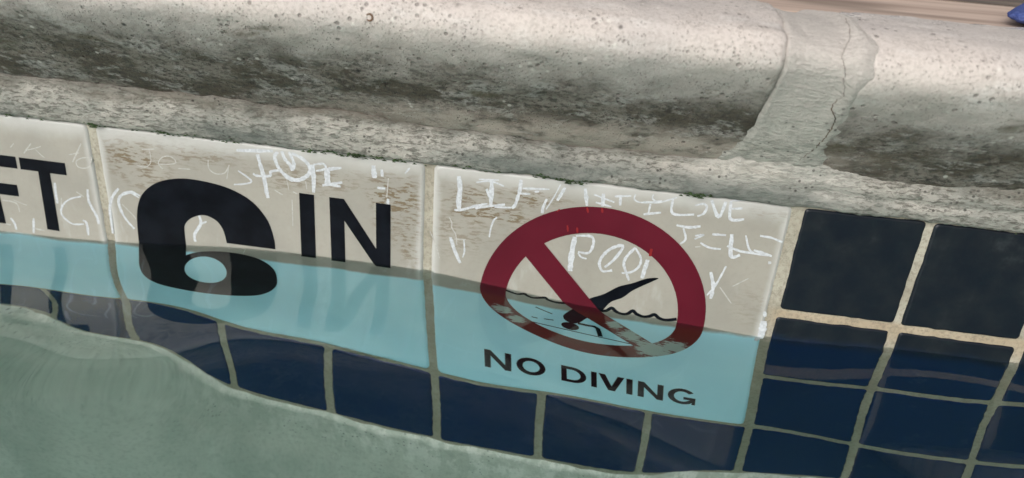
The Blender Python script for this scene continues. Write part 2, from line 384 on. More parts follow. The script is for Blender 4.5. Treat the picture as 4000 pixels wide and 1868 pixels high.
MG = plain('paving', (0.34, 0.29, 0.25), 0.85, 0.3, 6, 0.25)
v, f = [], []
G = 250.0; xa = [-G, BX0 - 0.25, BX1 + 0.25, G]; ya = [-G, BY0 - 0.25, 0.055, G]
for yy in ya:
    for xx in xa: v.append((xx, yy, 0.056))
for j in range(3):
    for i in range(3):
        if (i, j) != (1, 1): f.append((j * 4 + i, j * 4 + i + 1, j * 4 + i + 5, j * 4 + i + 4))
mesh_obj('ground', v, f, MG, None, False, kind='structure')

M = Mat('weathered_board')
oi = M.t.nodes.new('ShaderNodeObjectInfo').outputs['Random']
g1 = M.noise(90, 5, 0.6, (0.06, 1, 1)); g2 = M.noise(14, 3, 0.6, (0.35, 1, 1))
col = M.mix(M.ramp(g1, 0.38, 0.66), (0.56, 0.425, 0.345), (0.40, 0.285, 0.225))
col = M.mix(M.ramp(g2, 0.52, 0.70, 0, 0.8), col, (0.165, 0.115, 0.085))
M.bump(g1, 0.001, 0.5)
MBOARD = M.fin(col, 0.6, 0.4)
M = Mat('dark_board'); g1 = M.noise(70, 5, 0.6, (0.06, 1, 1))
MBOARD2 = M.fin(M.mix(M.ramp(g1, 0.40, 0.62), (0.05, 0.036, 0.027), (0.26, 0.19, 0.14)), 0.6, 0.4)
deck = empty('boardwalk', (0.3, 0.5, 0.056), label='weathered tan boards laid behind the pool coping', category='decking', kind='structure')
y = 0.0585
for k in range(9):
    wd = 0.106 if k == 0 else 0.135
    v, f = [], []
    box(v, f, -1.4, 2.2, y, y + wd, 0.0565, 0.0665 + random.uniform(-0.0006, 0.0006))
    o = mesh_obj('board', [(a - 0.3, b - 0.5, c - 0.056) for a, b, c in v], f, MBOARD2 if k == 1 else MBOARD, deck, False)
    bv = o.modifiers.new('bevel', 'BEVEL'); bv.width = 0.002; bv.segments = 2
    y += wd + 0.005

# ------------------------------------------------------------------ tiled pool wall
wall = empty('pool_wall', (0.03, 0, -1.1), label='pool wall with navy tile band at the waterline and rough plaster below', category='pool wall', kind='thing')
WO = Vector((0.03, 0, -1.1))
def wpart(name, verts, faces, mat, smooth=True, parent=None, **props):
    par = parent or wall
    return mesh_obj(name, [tuple(Vector(q) - WO) for q in verts] if par is wall else verts, faces, mat, par, smooth, **props)

# plaster face, slightly bulged and uneven, lapping the bottom edge of the tiles
px_ = axis(BX0, BX1, -0.45, 0.48, 0.006, 0.25)
pz_ = np.concatenate([np.arange(-0.1985, -0.215, -0.0010), np.arange(-0.216, -0.46, -0.006), np.linspace(-0.47, FLOOR, 14)])
v, f = [], []
for zz in pz_:
    for xx in px_:
        lip = 0.0024 * noise.noise(Vector((xx * 45, 3, 7))) + 0.0012 * noise.noise(Vector((xx * 160, 1, 2)))
        t = sstep(0, 0.0065, -0.1985 - zz)
        zed = zz - 0.0006 + lip * (1 - sstep(0, 0.03, -0.2005 - zz))
        yy = 0.004 - (0.0052 + 0.0014 * fbm(xx * 20, zz * 20, 0, 3) + 0.0006 * fbm(xx * 130, zz * 90, 2, 2)) * t - 0.010 * sstep(0.01, 0.16, -0.2 - zz)
        v.append((xx, yy, zed))
nxp = len(px_)
for j in range(len(pz_) - 1):
    for i in range(nxp - 1): f.append((j * nxp + i, (j + 1) * nxp + i, (j + 1) * nxp + i + 1, j * nxp + i + 1))
wpart('plaster', v, f, MPLAS)

# grout bed behind the tile faces
gx_ = axis(BX0, BX1, -0.42, 0.46, 0.004, 0.25); gz_ = np.arange(0.006, -0.2101, -0.003)
v, f = [], []
for zz in gz_:
    for xx in gx_:
        v.append((xx, 0.0006 + 0.0003 * fbm(xx * 110, zz * 110, 4, 3), zz))
nxp = len(gx_)
for j in range(len(gz_) - 1):
    for i in range(nxp - 1): f.append((j * nxp + i, (j + 1) * nxp + i, (j + 1) * nxp + i + 1, j * nxp + i + 1))
wpart('grout', v, f, MGROUT)

def tile_mesh(name, w_, h_, rad, seg, jag, edge, mat, back=0.006, seed=0, puff=0.0):
    # rounded outline with uneven edges, eased towards the face
    pts = []
    for cx, cz, a0 in ((w_ / 2 - rad, h_ / 2 - rad, 0), (-w_ / 2 + rad, h_ / 2 - rad, 90), (-w_ / 2 + rad, -h_ / 2 + rad, 180), (w_ / 2 - rad, -h_ / 2 + rad, 270)):
        for k in range(4):
            a = math.radians(a0 + 30 * k); pts.append((cx + rad * math.cos(a), cz + rad * math.sin(a)))
    full = []
    for k in range(len(pts)):
        a, b = pts[k], pts[(k + 1) % len(pts)]
        L = math.hypot(b[0] - a[0], b[1] - a[1]); q = max(1, int(L / seg))
        for j in range(q): full.append((a[0] + (b[0] - a[0]) * j / q, a[1] + (b[1] - a[1]) * j / q))
    n_ = len(full); out = []
    for k, (a, b) in enumerate(full):
        p = full[k - 1]; q = full[(k + 1) % n_]
        tx, tz = q[0] - p[0], q[1] - p[1]; l = math.hypot(tx, tz) or 1
        d = jag * (noise.noise(Vector((a * 260, b * 260, seed * 7.3))) + 0.7 * noise.noise(Vector((a * 900, b * 900, seed * 3.1))))
        out.append((a + tz / l * d, b - tx / l * d))
    vv, ff = [], []
    for ins, yy in ((0.0, back), (0.0, edge * 0.9), (edge * 0.35, edge * 0.25), (edge, 0.0)):
        for a, b in out:
            l = math.hypot(a, b)
            sx = 1 - ins / (w_ / 2); sz = 1 - ins / (h_ / 2)
            vv.append((a * sx, yy, b * sz))
    for r_ in range(3):
        for k in range(n_):
            k2 = (k + 1) % n_
            ff.append((r_ * n_ + k, r_ * n_ + k2, (r_ + 1) * n_ + k2, (r_ + 1) * n_ + k))
    ff.append(tuple(3 * n_ + k for k in range(n_)))
    me = bpy.data.meshes.new(name); me.from_pydata(vv, [], ff); me.update(); me.materials.append(mat)
    me.polygons.foreach_set('use_smooth', [True] * (len(ff) - 1) + [False])
    return me
JT = 0.0034
variants = [tile_mesh('tile', P - JT, P - JT, 0.0016, 0.0030, 0.00036, 0.0011, MNAVY, seed=k) for k in range(8)]
def navy(u, v_):
    o = bpy.data.objects.new('tile', variants[(u * 5 + v_ * 3) % 8])
    o.location = Vector(((u + 0.5) * P + random.uniform(-.0003, .0003), random.uniform(-.0002, .0002), -(v_ + 0.5) * P + random.uniform(-.0003, .0003))) - WO
    o.rotation_euler = (math.radians(random.uniform(-.35, .35)), math.radians(random.uniform(-.5, .5)), math.radians(random.uniform(-.35, .35)))
    link(o, wall)
for u in range(-13, 13):
    for v_ in range(4):
        if v_ < 3 and -6 <= u < 3: continue
        navy(u, v_)

# marker tiles
HATCH = {-2: [(-0.24, -0.012, 0.02, 0.01, .3)],
         -1: [(-0.132, -0.014, 0.016, 0.017, 1.0), (-0.105, -0.008, 0.03, 0.007, 0.7), (-0.055, -0.014, 0.03, 0.008, 0.6), (-0.012, -0.020, 0.016, 0.016, 1.3), (-0.006, -0.034, 0.010, 0.016, 1.1)],
         0: [(0.022, -0.014, 0.022, 0.008, 0.8), (0.024, -0.020, 0.018, 0.006, 1.2), (0.045, -0.011, 0.014, 0.005, 1.0), (0.015, -0.03, 0.02, 0.012, 0.5), (0.143, -0.004, 0.013, 0.0045, 1.0), (0.143, -0.048, 0.010, 0.010, 0.25)]}
FILMZ = {-2: -0.0612, -1: (-0.15, -0.07, -0.0598, -0.0628), 0: (0.085, 0.135, -0.0668, -0.0645)}
NAMES = {-2: ('depth_marker_tile', 'scratched beige tile lettered FT'), -1: ('depth_marker_tile', 'scratched beige tile lettered 6 IN'), 0: ('warning_tile', 'scratched beige tile with red prohibition ring and diver, lettered NO DIVING')}
markers = {}
for k in (-2, -1, 0):
    x0, x1 = 3 * k * P + 0.0016, 3 * (k + 1) * P - (0.0016 if k else 0.0024)
    h_ = 3 * P - 0.0010
    me = tile_mesh('marker', x1 - x0, h_, 0.0025, 0.004, 0.00018, 0.0018, mat_marker('marker_glaze', x0, x1, FILMZ[k], HATCH[k]), seed=20 + k)
    o = bpy.data.objects.new(NAMES[k][0], me); o.location = Vector(((x0 + x1) / 2, -0.0003, -0.0008 - h_ / 2)) - WO
    link(o, wall, label=NAMES[k][1]); markers[k] = (o, Vector(((x0 + x1) / 2, -0.0003, -0.0008 - h_ / 2)))

# printed shapes: filled outlines in millimetres (X, Z) of the wall, a film of ink standing 0.1 mm proud of the glaze
def print_shape(name, loops, mat, tile, proud=0.00010, **props):
    par, org = markers[tile]
    cu = bpy.data.curves.new('tmp', 'CURVE'); cu.dimensions = '2D'; cu.fill_mode = 'FRONT'
    for lp in loops:
        sp = cu.splines.new('POLY'); sp.points.add(len(lp) - 1); sp.use_cyclic_u = True
        for q, (a, b) in zip(sp.points, lp): q.co = (a / 1000, b / 1000, 0, 1)
    t = bpy.data.objects.new('tmp', cu); C.objects.link(t)
    bpy.context.view_layer.update()
    me = bpy.data.meshes.new_from_object(t.evaluated_get(bpy.context.evaluated_depsgraph_get()))
    bpy.data.objects.remove(t); bpy.data.curves.remove(cu)
    vs = [Vector((q.co.x - org.x, -proud, q.co.y - org.z)) for q in me.vertices]
    fs = [tuple(p.vertices) for p in me.polygons]
    bpy.data.meshes.remove(me)
    fs = [q if (vs[q[1]] - vs[q[0]]).cross(vs[q[2]] - vs[q[0]]).y < 0 else tuple(reversed(q)) for q in fs]
    return mesh_obj(name, vs, fs, mat, par, False, **props)
def rect(x0, x1, z0, z1): return [(x0, z0), (x1, z0), (x1, z1), (x0, z1)]
def ell(cx, cz, rx, rz, a0=0, a1=360, n=48):
    k = n if a1 - a0 == 360 else n + 1
    return [(cx + rx * math.cos(math.radians(a0 + (a1 - a0) * i / n)), cz + rz * math.sin(math.radians(a0 + (a1 - a0) * i / n))) for i in range(k)]
def band(pts, w_, closed=False):
    L, Rr = [], []
    for i, (a, b) in enumerate(pts):
        p = pts[max(0, i - 1)]; q = pts[min(len(pts) - 1, i + 1)]
        tx, tz = q[0] - p[0], q[1] - p[1]; l = math.hypot(tx, tz) or 1
        L.append((a - tz / l * w_ / 2, b + tx / l * w_ / 2)); Rr.append((a + tz / l * w_ / 2, b - tx / l * w_ / 2))
    return L + Rr[::-1]
def glyph_N(x0, x1, z0, z1, s):     # z0 top, z1 bottom
    return [(x0, z0), (x0 + s, z0), (x1 - s, z0 + (z1 - z0) * 0.70), (x1 - s, z0), (x1, z0), (x1, z1), (x1 - s, z1), (x0 + s, z0 + (z1 - z0) * 0.33), (x0 + s, z1), (x0, z1)]
# FT
print_shape('letter', [[(-211.5, -20.7), (-192.2, -20.7), (-192.4, -26.5), (-204.9, -26.5), (-204.9, -34.8), (-194.6, -34.8), (-194.8, -40.6), (-204.9, -40.6), (-204.9, -55.8), (-211.5, -55.8)]], MINK, -2)
print_shape('letter', [[(-190.6, -20.8), (-168.1, -20.9), (-168.3, -26.8), (-176.5, -26.8), (-177.6, -56.2), (-183.8, -56.0), (-182.3, -26.6), (-190.9, -26.6)]], MINK, -2)
# 6
six = catmull([(-70.8, -51), (-71, -46), (-73.4, -37), (-79.8, -28.8), (-89.1, -23.9), (-100, -21.7), (-111.9, -21.4), (-122.8, -24.1), (-130.2, -29), (-134.5, -35), (-136.8, -43), (-137.8, -55), (-138, -70), (-137.8, -82), (-136, -93), (-132, -103), (-126, -110.5), (-116, -116), (-104, -118), (-91, -117), (-81, -112.5), (-74.5, -104), (-70.8, -94), (-69.9, -85), (-71, -74), (-74.5, -66), (-80, -60.5), (-88, -57.6), (-97, -57.2), (-105, -58.6), (-110.5, -61.2), (-114.3, -64.5)])
six += catmull([(-114.3, -58), (-114.2, -48), (-113.4, -44), (-109.9, -40.4), (-104, -38.2), (-98.4, -40), (-95.3, -44.4), (-94.1, -51)])
print_shape('digit', [six, ell(-104.5, -80.5, 10.4, 16.3)], MINK, -1)
print_shape('letter', [[(-58.0, -21.5), (-51.2, -21.6), (-51.6, -53.3), (-58.5, -53.4)]], MINK, -1)
print_shape('letter', [glyph_N(-44.3, -16.7, -21.8, -53.7, 6.6)], MINK, -1)
# NO DIVING
zt, zb, st = -125.6, -138.8, 2.75
zm, hh = (zt + zb) / 2, (zt - zb) / 2
print_shape('letter', [glyph_N(24.7, 36.5, zt, zb, st)], MINK, 0)
print_shape('letter', [ell(45.5, zm, 6.7, hh + .2), ell(45.5, zm, 3.9, hh - 2.3)], MINK, 0)
print_shape('letter', [[(60, zt), (65.5, zt)] + ell(65.8, zm, 6.8, hh, 88, -88, 24) + [(65.5, zb), (60, zb)], [(62.8, zt - 2.3), (65.3, zt - 2.3)] + ell(65.5, zm, 4.2, hh - 2.3, 85, -85, 20) + [(65.3, zb + 2.3), (62.8, zb + 2.3)]], MINK, 0)
print_shape('letter', [rect(75.0, 77.8, zb, zt)], MINK, 0)
print_shape('letter', [[(78.7, zt), (81.8, zt), (84.8, zb + 4), (87.6, zt), (90.6, zt), (86.3, zb), (83.2, zb)]], MINK, 0)
print_shape('letter', [rect(91.5, 94.3, zb, zt)], MINK, 0)
print_shape('letter', [glyph_N(96.6, 108.0, zt, zb, st)], MINK, 0)
print_shape('letter', [ell(117, zm, 6.9, hh + .2, 38, 318, 40) + [(121.6, zb + .3), (123.6, zb + .3), (123.6, zm - .1), (117.6, zm - .1), (117.6, zm - 2.3), (120.9, zm - 2.3)] + ell(117, zm, 4.0, hh - 2.2, 316, 40, 30)], MINK, 0)
# prohibition ring, slash, diver
print_shape('prohibition_ring', [ell(74.5, -61.0, 50.2, 49.6, n=96), ell(74.5, -61.5, 38.4, 38.0, n=80)], MRING, 0, 0.00012, label='dark red prohibition ring worn to grey at lower right')
print_shape('slash', [[(40.6, -35.0), (48.0, -27.6), (105.6, -90.0), (104.0, -95.0), (98.4, -98.4)]], MRING, 0, 0.00019, label='dark red diagonal bar worn to grey at its lower end')
diver = catmull([(73.2, -55.6), (79.6, -52.1), (85.4, -47.6), (91.3, -44.9), (97.1, -41.8), (101.8, -41.0), (98.6, -43.5), (91.8, -48.5), (87.9, -52.7), (83.2, -55.6), (80, -60.5), (76.5, -66.5), (72.9, -72), (70, -78.0), (66.8, -80.9), (63.4, -79.2), (62.2, -74), (64.9, -67), (69, -60)], 5, True)
print_shape('diver_figure', [diver], MINK, 0, 0.00008)
print_shape('diver_head', [ell(65.3, -84.9, 4.2, 4.4)], MINK, 0, 0.00015)
print_shape('diver_arm', [band([(69.0, -79.6), (73, -80.0), (76.6, -79.9), (78.2, -81.6), (78.9, -86), (79.4, -90.6)], 2.3)], MINK, 0, 0.00017)
print_shape('pool_floor_line', [band([(44.2, -88.6), (61, -90.0), (79, -91.6), (93, -92.8)], 0.8)], MINK, 0, 0.00006)
print_shape('wave_line', [band(catmull([(35.4, -56.7), (38, -57.6), (41.4, -58.6), (44.6, -57.4), (46, -58.4), (48.6, -59.4), (53.8, -57.9), (55.5, -59.0), (59, -60.0), (64.5, -59.3)], 4), 1.4)], MINK, 0, 0.00006)
print_shape('wave_line', [band(catmull([(79.4, -61.2), (81.5, -60.6), (83.9, -58.6), (86, -60.2), (88.8, -61.2), (91, -60.6), (93.2, -58.6), (95, -60), (98, -61.0), (100.5, -60.4), (102.8, -59.1), (105, -60.6), (108, -61.2), (112.6, -59.9)], 4), 1.6)], MINK, 0, 0.00006)
print_shape('splash_mark', [band([(49.5, -69.6), (53, -71.8), (57.2, -74.2)], 0.9)], MINK, 0, 0.00006)
print_shape('splash_mark', [band([(47.2, -82.8), (50, -83.0)], 0.9)], MINK, 0, 0.00006)
print_shape('splash_mark', [band([(53, -82.2), (57.6, -81.6)], 0.9)], MINK, 0, 0.00006)

# scratched handwriting: strokes traced on the tile face (origin and scale of the tracing, then points and width)
SCR = {
 (-2, 'a'): ((0, 560, 2.734), [([(150, 0), (115, 45)], 10), ([(335, 0), (260, 105)], 14), ([(300, 70), (400, 45), (440, 30)], 9), ([(380, 60), (440, 120), (480, 150)], 9), ([(870, 0), (780, 200)], 14), ([(740, 120), (850, 100)], 10), ([(950, 150), (880, 155), (820, 190), (835, 245), (900, 265), (960, 245), (980, 190), (985, 150)], 12)]),
 (-2, 'b'): ((0, 560, 2.734), [([(30, 605), (130, 620), (190, 650), (215, 730)], 14), ([(140, 600), (290, 660)], 10), ([(120, 795), (160, 850), (180, 920)], 26), ([(60, 855), (120, 870)], 14), ([(365, 800), (365, 955)], 26), ([(345, 900), (480, 930)], 14), ([(590, 420), (600, 520), (620, 640)], 30), ([(870, 565), (760, 590), (690, 640), (660, 700), (665, 760), (720, 820), (790, 860), (900, 860)], 20), ([(660, 580), (660, 740)], 12), ([(820, 515), (900, 570)], 12), ([(940, 490), (950, 600), (990, 690), (1040, 780), (1060, 860)], 30), ([(890, 820), (930, 850), (950, 980)], 26)]),
 (-1, 'a'): ((0, 560, 2.734), [([(1270, 480), (1200, 580), (1178, 700), (1190, 800), (1210, 960)], 30), ([(1500, 560), (1400, 515), (1310, 545), (1270, 610), (1300, 720), (1360, 820), (1440, 910)], 28), ([(1320, 550), (1400, 530), (1490, 580)], 16), ([(1310, 650), (1420, 760), (1460, 810)], 12)]),
 (-1, 'b'): ((0, 0, 1.7186), [([(955, 1003), (1040, 1000)], 7), ([(1005, 1005), (1015, 1085), (980, 1120), (924, 1110)], 6), ([(1068, 1103), (1175, 1097), (1170, 1065), (1130, 1047), (1085, 1060), (1066, 1097), (1094, 1132)], 7), ([(1400, 1070), (1405, 1130), (1450, 1165), (1510, 1160), (1540, 1110)], 7), ([(1540, 1105), (1525, 1200)], 6), ([(1200, 1130), (1280, 1135)], 6)]),
 (-1, 'c'): ((0, 600, 1.7186), [([(1340, 415), (1350, 470), (1310, 540), (1315, 590)], 20), ([(1350, 470), (1390, 455)], 12), ([(1640, 690), (1650, 640)], 5)]),
 (-1, 'd'): ((900, 540, 3.22), [([(80, 150), (540, 160)], 40), ([(345, 200), (380, 330), (410, 430), (440, 560), (460, 680), (480, 750)], 50), ([(290, 440), (340, 470), (500, 470), (510, 420), (620, 400)], 30), ([(600, 170), (560, 230), (600, 350), (660, 430), (760, 510), (870, 520), (980, 460), (1010, 380), (950, 290), (850, 220), (770, 190)], 46), ([(650, 160), (690, 260), (760, 340), (780, 410)], 40), ([(740, 170), (800, 300), (790, 400)], 40), ([(1040, 330), (1050, 500), (1050, 680)], 48), ([(1050, 330), (1170, 320), (1200, 380), (1080, 410)], 26)]),
 (-1, 'e'): ((900, 540, 3.22), [([(1200, 390), (1400, 370)], 36), ([(1220, 400), (1225, 580)], 66), ([(1160, 590), (1410, 555)], 36), ([(1250, 580), (1390, 605)], 30), ([(1800, 340), (1815, 500)], 58), ([(1905, 390), (1915, 480)], 34), ([(1985, 760), (1985, 830)], 34), ([(1990, 500), (1970, 740)], 13), ([(100, 405), (210, 480), (270, 540), (200, 570), (50, 580)], 22), ([(560, 650), (660, 710)], 14), ([(790, 670), (850, 700)], 12), ([(710, 500), (740, 650)], 9), ([(950, 540), (965, 640)], 11), ([(780, 770), (790, 1100)], 12), ([(2260, 370), (2200, 440)], 20), ([(1850, 620), (1950, 630)], 28)]),
 (0, 'a'): ((1680, 650, 2.935), [([(330, 110), (345, 250), (330, 400), (335, 490)], 52), ([(280, 495), (360, 495), (530, 450), (660, 425)], 25), ([(520, 480), (620, 460), (860, 435)], 27), ([(740, 465), (930, 470)], 20), ([(710, 150), (705, 300), (695, 440)], 44), ([(530, 180), (700, 170), (850, 225)], 20), ([(560, 145), (790, 155)], 18), ([(650, 255), (680, 350)], 26), ([(1045, 150), (1030, 260), (985, 420), (940, 480)], 34), ([(1060, 250), (1370, 260)], 22), ([(1030, 310), (1150, 315)], 20), ([(1200, 290), (1250, 285)], 20)]),
 (0, 'b'): ((1680, 650, 2.935), [([(1340, 370), (1300, 460), (1285, 535)], 30), ([(1500, 200), (1420, 350), (1330, 490)], 14), ([(1550, 240), (1460, 390)], 34), ([(1780, 250), (1800, 450)], 36), ([(1990, 310), (1975, 455)], 40), ([(1880, 320), (2113, 410)], 18), ([(1900, 410), (2080, 460)], 18), ([(220, 580), (250, 640), (250, 700), (295, 780), (310, 900)], 13), ([(235, 810), (280, 950), (345, 1105)], 38), ([(280, 830), (410, 835)], 11), ([(390, 840), (395, 970), (375, 1040)], 16), ([(770, 585), (735, 610), (700, 700), (680, 810)], 18), ([(0, 740), (60, 880), (110, 1050)], 9)]),
 (0, 'c'): ((2200, 700, 2.4064), [([(485, 160), (640, 155)], 17), ([(540, 160), (535, 245)], 22), ([(680, 140), (670, 185), (720, 215), (850, 215)], 13), ([(850, 140), (840, 180), (880, 205), (930, 200)], 13), ([(750, 215), (920, 215)], 20), ([(820, 230), (800, 320)], 17), ([(755, 328), (920, 312)], 22), ([(920, 215), (1070, 170)], 13), ([(1035, 175), (1030, 320), (1230, 330)], 21), ([(1240, 245), (1320, 230), (1350, 260), (1320, 320), (1260, 345)], 18), ([(1395, 195), (1460, 350), (1530, 210)], 28), ([(1580, 200), (1570, 370), (1700, 375)], 26), ([(1575, 275), (1685, 272)], 18), ([(1585, 200), (1720, 190)], 19)]),
 (0, 'd'): ((2200, 700, 2.4064), [([(1065, 430), (1180, 450), (1290, 440)], 23), ([(1130, 460), (1150, 560), (1100, 605)], 18), ([(1235, 560), (1320, 520), (1240, 530)], 16), ([(1400, 515), (1530, 525)], 20), ([(1290, 595), (1370, 640), (1480, 655)], 18), ([(1240, 635), (1290, 630)], 11), ([(1585, 515), (1575, 720), (1660, 710)], 34), ([(1540, 625), (1650, 670), (1760, 690), (1960, 720)], 21), ([(1715, 525), (1745, 650), (1790, 690)], 16), ([(1850, 530), (1960, 550), (2060, 590)], 20), ([(1790, 665), (1950, 715)], 22), ([(1940, 770), (1940, 795)], 24)]),
 (0, 'e'): ((2200, 700, 2.4064), [([(110, 540), (80, 700), (65, 860)], 46), ([(120, 530), (260, 535), (285, 600), (240, 690), (140, 680)], 22), ([(140, 690), (170, 730), (220, 745)], 16), ([(390, 825), (470, 760), (550, 660), (550, 620), (450, 650), (370, 720), (340, 790), (370, 860), (460, 855)], 26), ([(680, 640), (600, 720), (570, 790), (590, 870), (620, 950)], 24), ([(680, 645), (730, 740), (710, 820), (640, 870), (550, 880)], 20), ([(795, 755), (770, 830), (740, 930)], 36)]),
 (0, 'f'): ((2200, 700, 2.4064), [([(1385, 870), (1410, 1000), (1385, 1120)], 30), ([(1530, 815), (1440, 980), (1350, 1090)], 17), ([(1470, 1010), (1580, 1165)], 11), ([(1590, 1005), (1740, 930)], 10), ([(1890, 1240), (1897, 1290)], 26), ([(1885, 1330), (1875, 1400), (1850, 1500)], 60), ([(1840, 1480), (1800, 1530)], 40)]),
}
def stroke(vs, fs, pts, wpx, par_o, proud, seed, zmin=-0.0595):
    pts = catmull(pts, 6) if len(pts) > 2 else [(pts[0][0] + (pts[1][0] - pts[0][0]) * t / 8, pts[0][1] + (pts[1][1] - pts[0][1]) * t / 8) for t in range(9)]
    n_ = len(pts); b = len(vs)
    for i, (a, c_) in enumerate(pts):
        p = pts[max(0, i - 1)]; q = pts[min(n_ - 1, i + 1)]
        tx, tz = q[0] - p[0], q[1] - p[1]; l = math.hypot(tx, tz) or 1e-9
        t = i / (n_ - 1)
        wd = wpx * (0.62 + 0.38 * math.sin(math.pi * (0.12 + 0.76 * t))) * (0.85 + 0.35 * noise.noise(Vector((i * 0.7, seed * 1.7, 0)))) * 0.5
        for s_ in (1, -1):
            j = 1 + 0.25 * noise.noise(Vector((i * 1.9, seed * 2.3, s_ * 4)))
            vs.append((a - s_ * tz / l * wd * j - par_o.x, -proud, c_ + s_ * tx / l * wd * j - par_o.z))
    for i in range(n_ - 1): fs.append((b + 2 * i, b + 2 * i + 1, b + 2 * i + 3, b + 2 * i + 2))
def face_pool(vs, fs):
    return [q if (Vector(vs[q[1]]) - Vector(vs[q[0]])).cross(Vector(vs[q[2]]) - Vector(vs[q[0]])).y < 0 else q[::-1] for q in fs]
sd = 0
for (tl, key), ((ox, oy, sc), strokes) in SCR.items():
    par, org = markers[tl]
    for pts, wp in strokes:
        sd += 1
        wl = [on_wall(ox + a / sc, oy + b / sc) for a, b in pts]
        faint = (wp / sc < 4.6) or tl == -2 and wp / sc < 5.5
        vs, fs = [], []
        stroke(vs, fs, wl, wp * 0.000145 / sc, org, (0.00001 if faint else 0.00003) + 0.0000009 * (sd % 60), sd)
        mesh_obj('scratch_stroke', vs, face_pool(vs, fs), MSCF if faint else MSCR, par, False)
par, org = markers[0]
for pts, wp in (([(225, 262), (235, 312)], 14), ([(365, 268), (370, 312)], 16), ([(40, 430), (45, 490)], 14), ([(130, 450), (135, 500)], 16), ([(830, 650), (815, 720)], 22), ([(-30, 280), (-60, 300)], 10)):
    sd += 1
    vs, fs = [], []
    stroke(vs, fs, [on_wall(2200 + a / 2.4064, 700 + b / 2.4064) for a, b in pts], wp * 0.00016 / 2.4064, org, 0.00024, sd)
    mesh_obj('scratch_stroke', vs, face_pool(vs, fs), MSCRED, par, False, label='bright red scratch on the dark red ring')

# ------------------------------------------------------------------ coping
CO = Vector((0.137, 0.03, 0.0))
coping = empty('pool_coping', CO, label='stained pale concrete pool coping of bullnose stones above the tiles', category='coping')
PROF = [(0.004, 0.010), (-0.004, 0.0155), (-0.012, 0.0235), (-0.0205, 0.0325), (-0.0300, 0.0425), (-0.0395, 0.0530), (-0.0442, 0.0600), (-0.0440, 0.0660), (-0.0395, 0.0703), (-0.0300, 0.0732), (-0.0180, 0.0745), (-0.0050, 0.0744), (0.010, 0.0731), (0.030, 0.0706), (0.0480, 0.0685), (0.0560, 0.0660)]
prof = catmull(PROF, 6)
pn = []
for i, (a, b) in enumerate(prof):
    p = prof[max(0, i - 1)]; q = prof[min(len(prof) - 1, i + 1)]
    ty, tz = q[0] - p[0], q[1] - p[1]; l = math.hypot(ty, tz)
    pn.append((-tz / l, ty / l))           # outward normal (towards the pool, up)
def stone(x0, x1, mat, seed, lift, fine_lo, fine_hi):
    r = 0.0028
    xs_ = [x0 + r * (1 - math.cos(math.pi / 2 * k / 5)) for k in range(6)]
    inner = axis(x0 + r, x1 - r, max(x0 + r, fine_lo), min(x1 - r, fine_hi), 0.003, 0.03)
    xs_ += list(inner[1:-1]) + [x1 - r * (1 - math.cos(math.pi / 2 * k / 5)) for k in range(5, -1, -1)]
    vv, ff = [], []
    np_ = len(prof)
    for xx in xs_:
        d = min(xx - x0, x1 - xx)
        ins = r - math.sqrt(max(0, r * r - (r - d) ** 2)) if d < r else 0.0
        for (a, b), (ny_, nz_) in zip(prof, pn):
            dsp = 0.0011 * fbm(xx * 14 + seed, a * 22, b * 22, 2) + 0.00045 * fbm(xx * 130 + seed, a * 150, b * 150, 3) - ins
            dsp -= 0.004 * max(0, noise.noise(Vector((seed * 3.3, a * 70, b * 70)))) * (1 - sstep(0.0, 0.012, d))
            vv.append((xx - CO.x, a + ny_ * dsp - CO.y, b + nz_ * dsp + lift - CO.z))
        vv.append((xx - CO.x, 0.056 - CO.y, 0.012))
    st_ = np_ + 1
    for i in range(len(xs_) - 1):
        for k in range(st_):
            k2 = (k + 1) % st_
            ff.append((i * st_ + k, i * st_ + k2, (i + 1) * st_ + k2, (i + 1) * st_ + k))
    ff.append(tuple(range(st_ - 1, -1, -1))); ff.append(tuple((len(xs_) - 1) * st_ + k for k in range(st_)))
    me_o = mesh_obj('coping_stone', vv, ff, mat, coping, True)
    return me_o
JX0, JX1 = 0.1245, 0.1475
stone(-0.475, JX0, MS[0], 2.0, 0.0012, -0.33, 0.2)
stone(JX1, 0.75, MS[1], 9.0, 0.0, 0.1, 0.42)
stone(-1.10, -0.500, MS[1], 15.0, 0.0005, -0.6, -0.5)
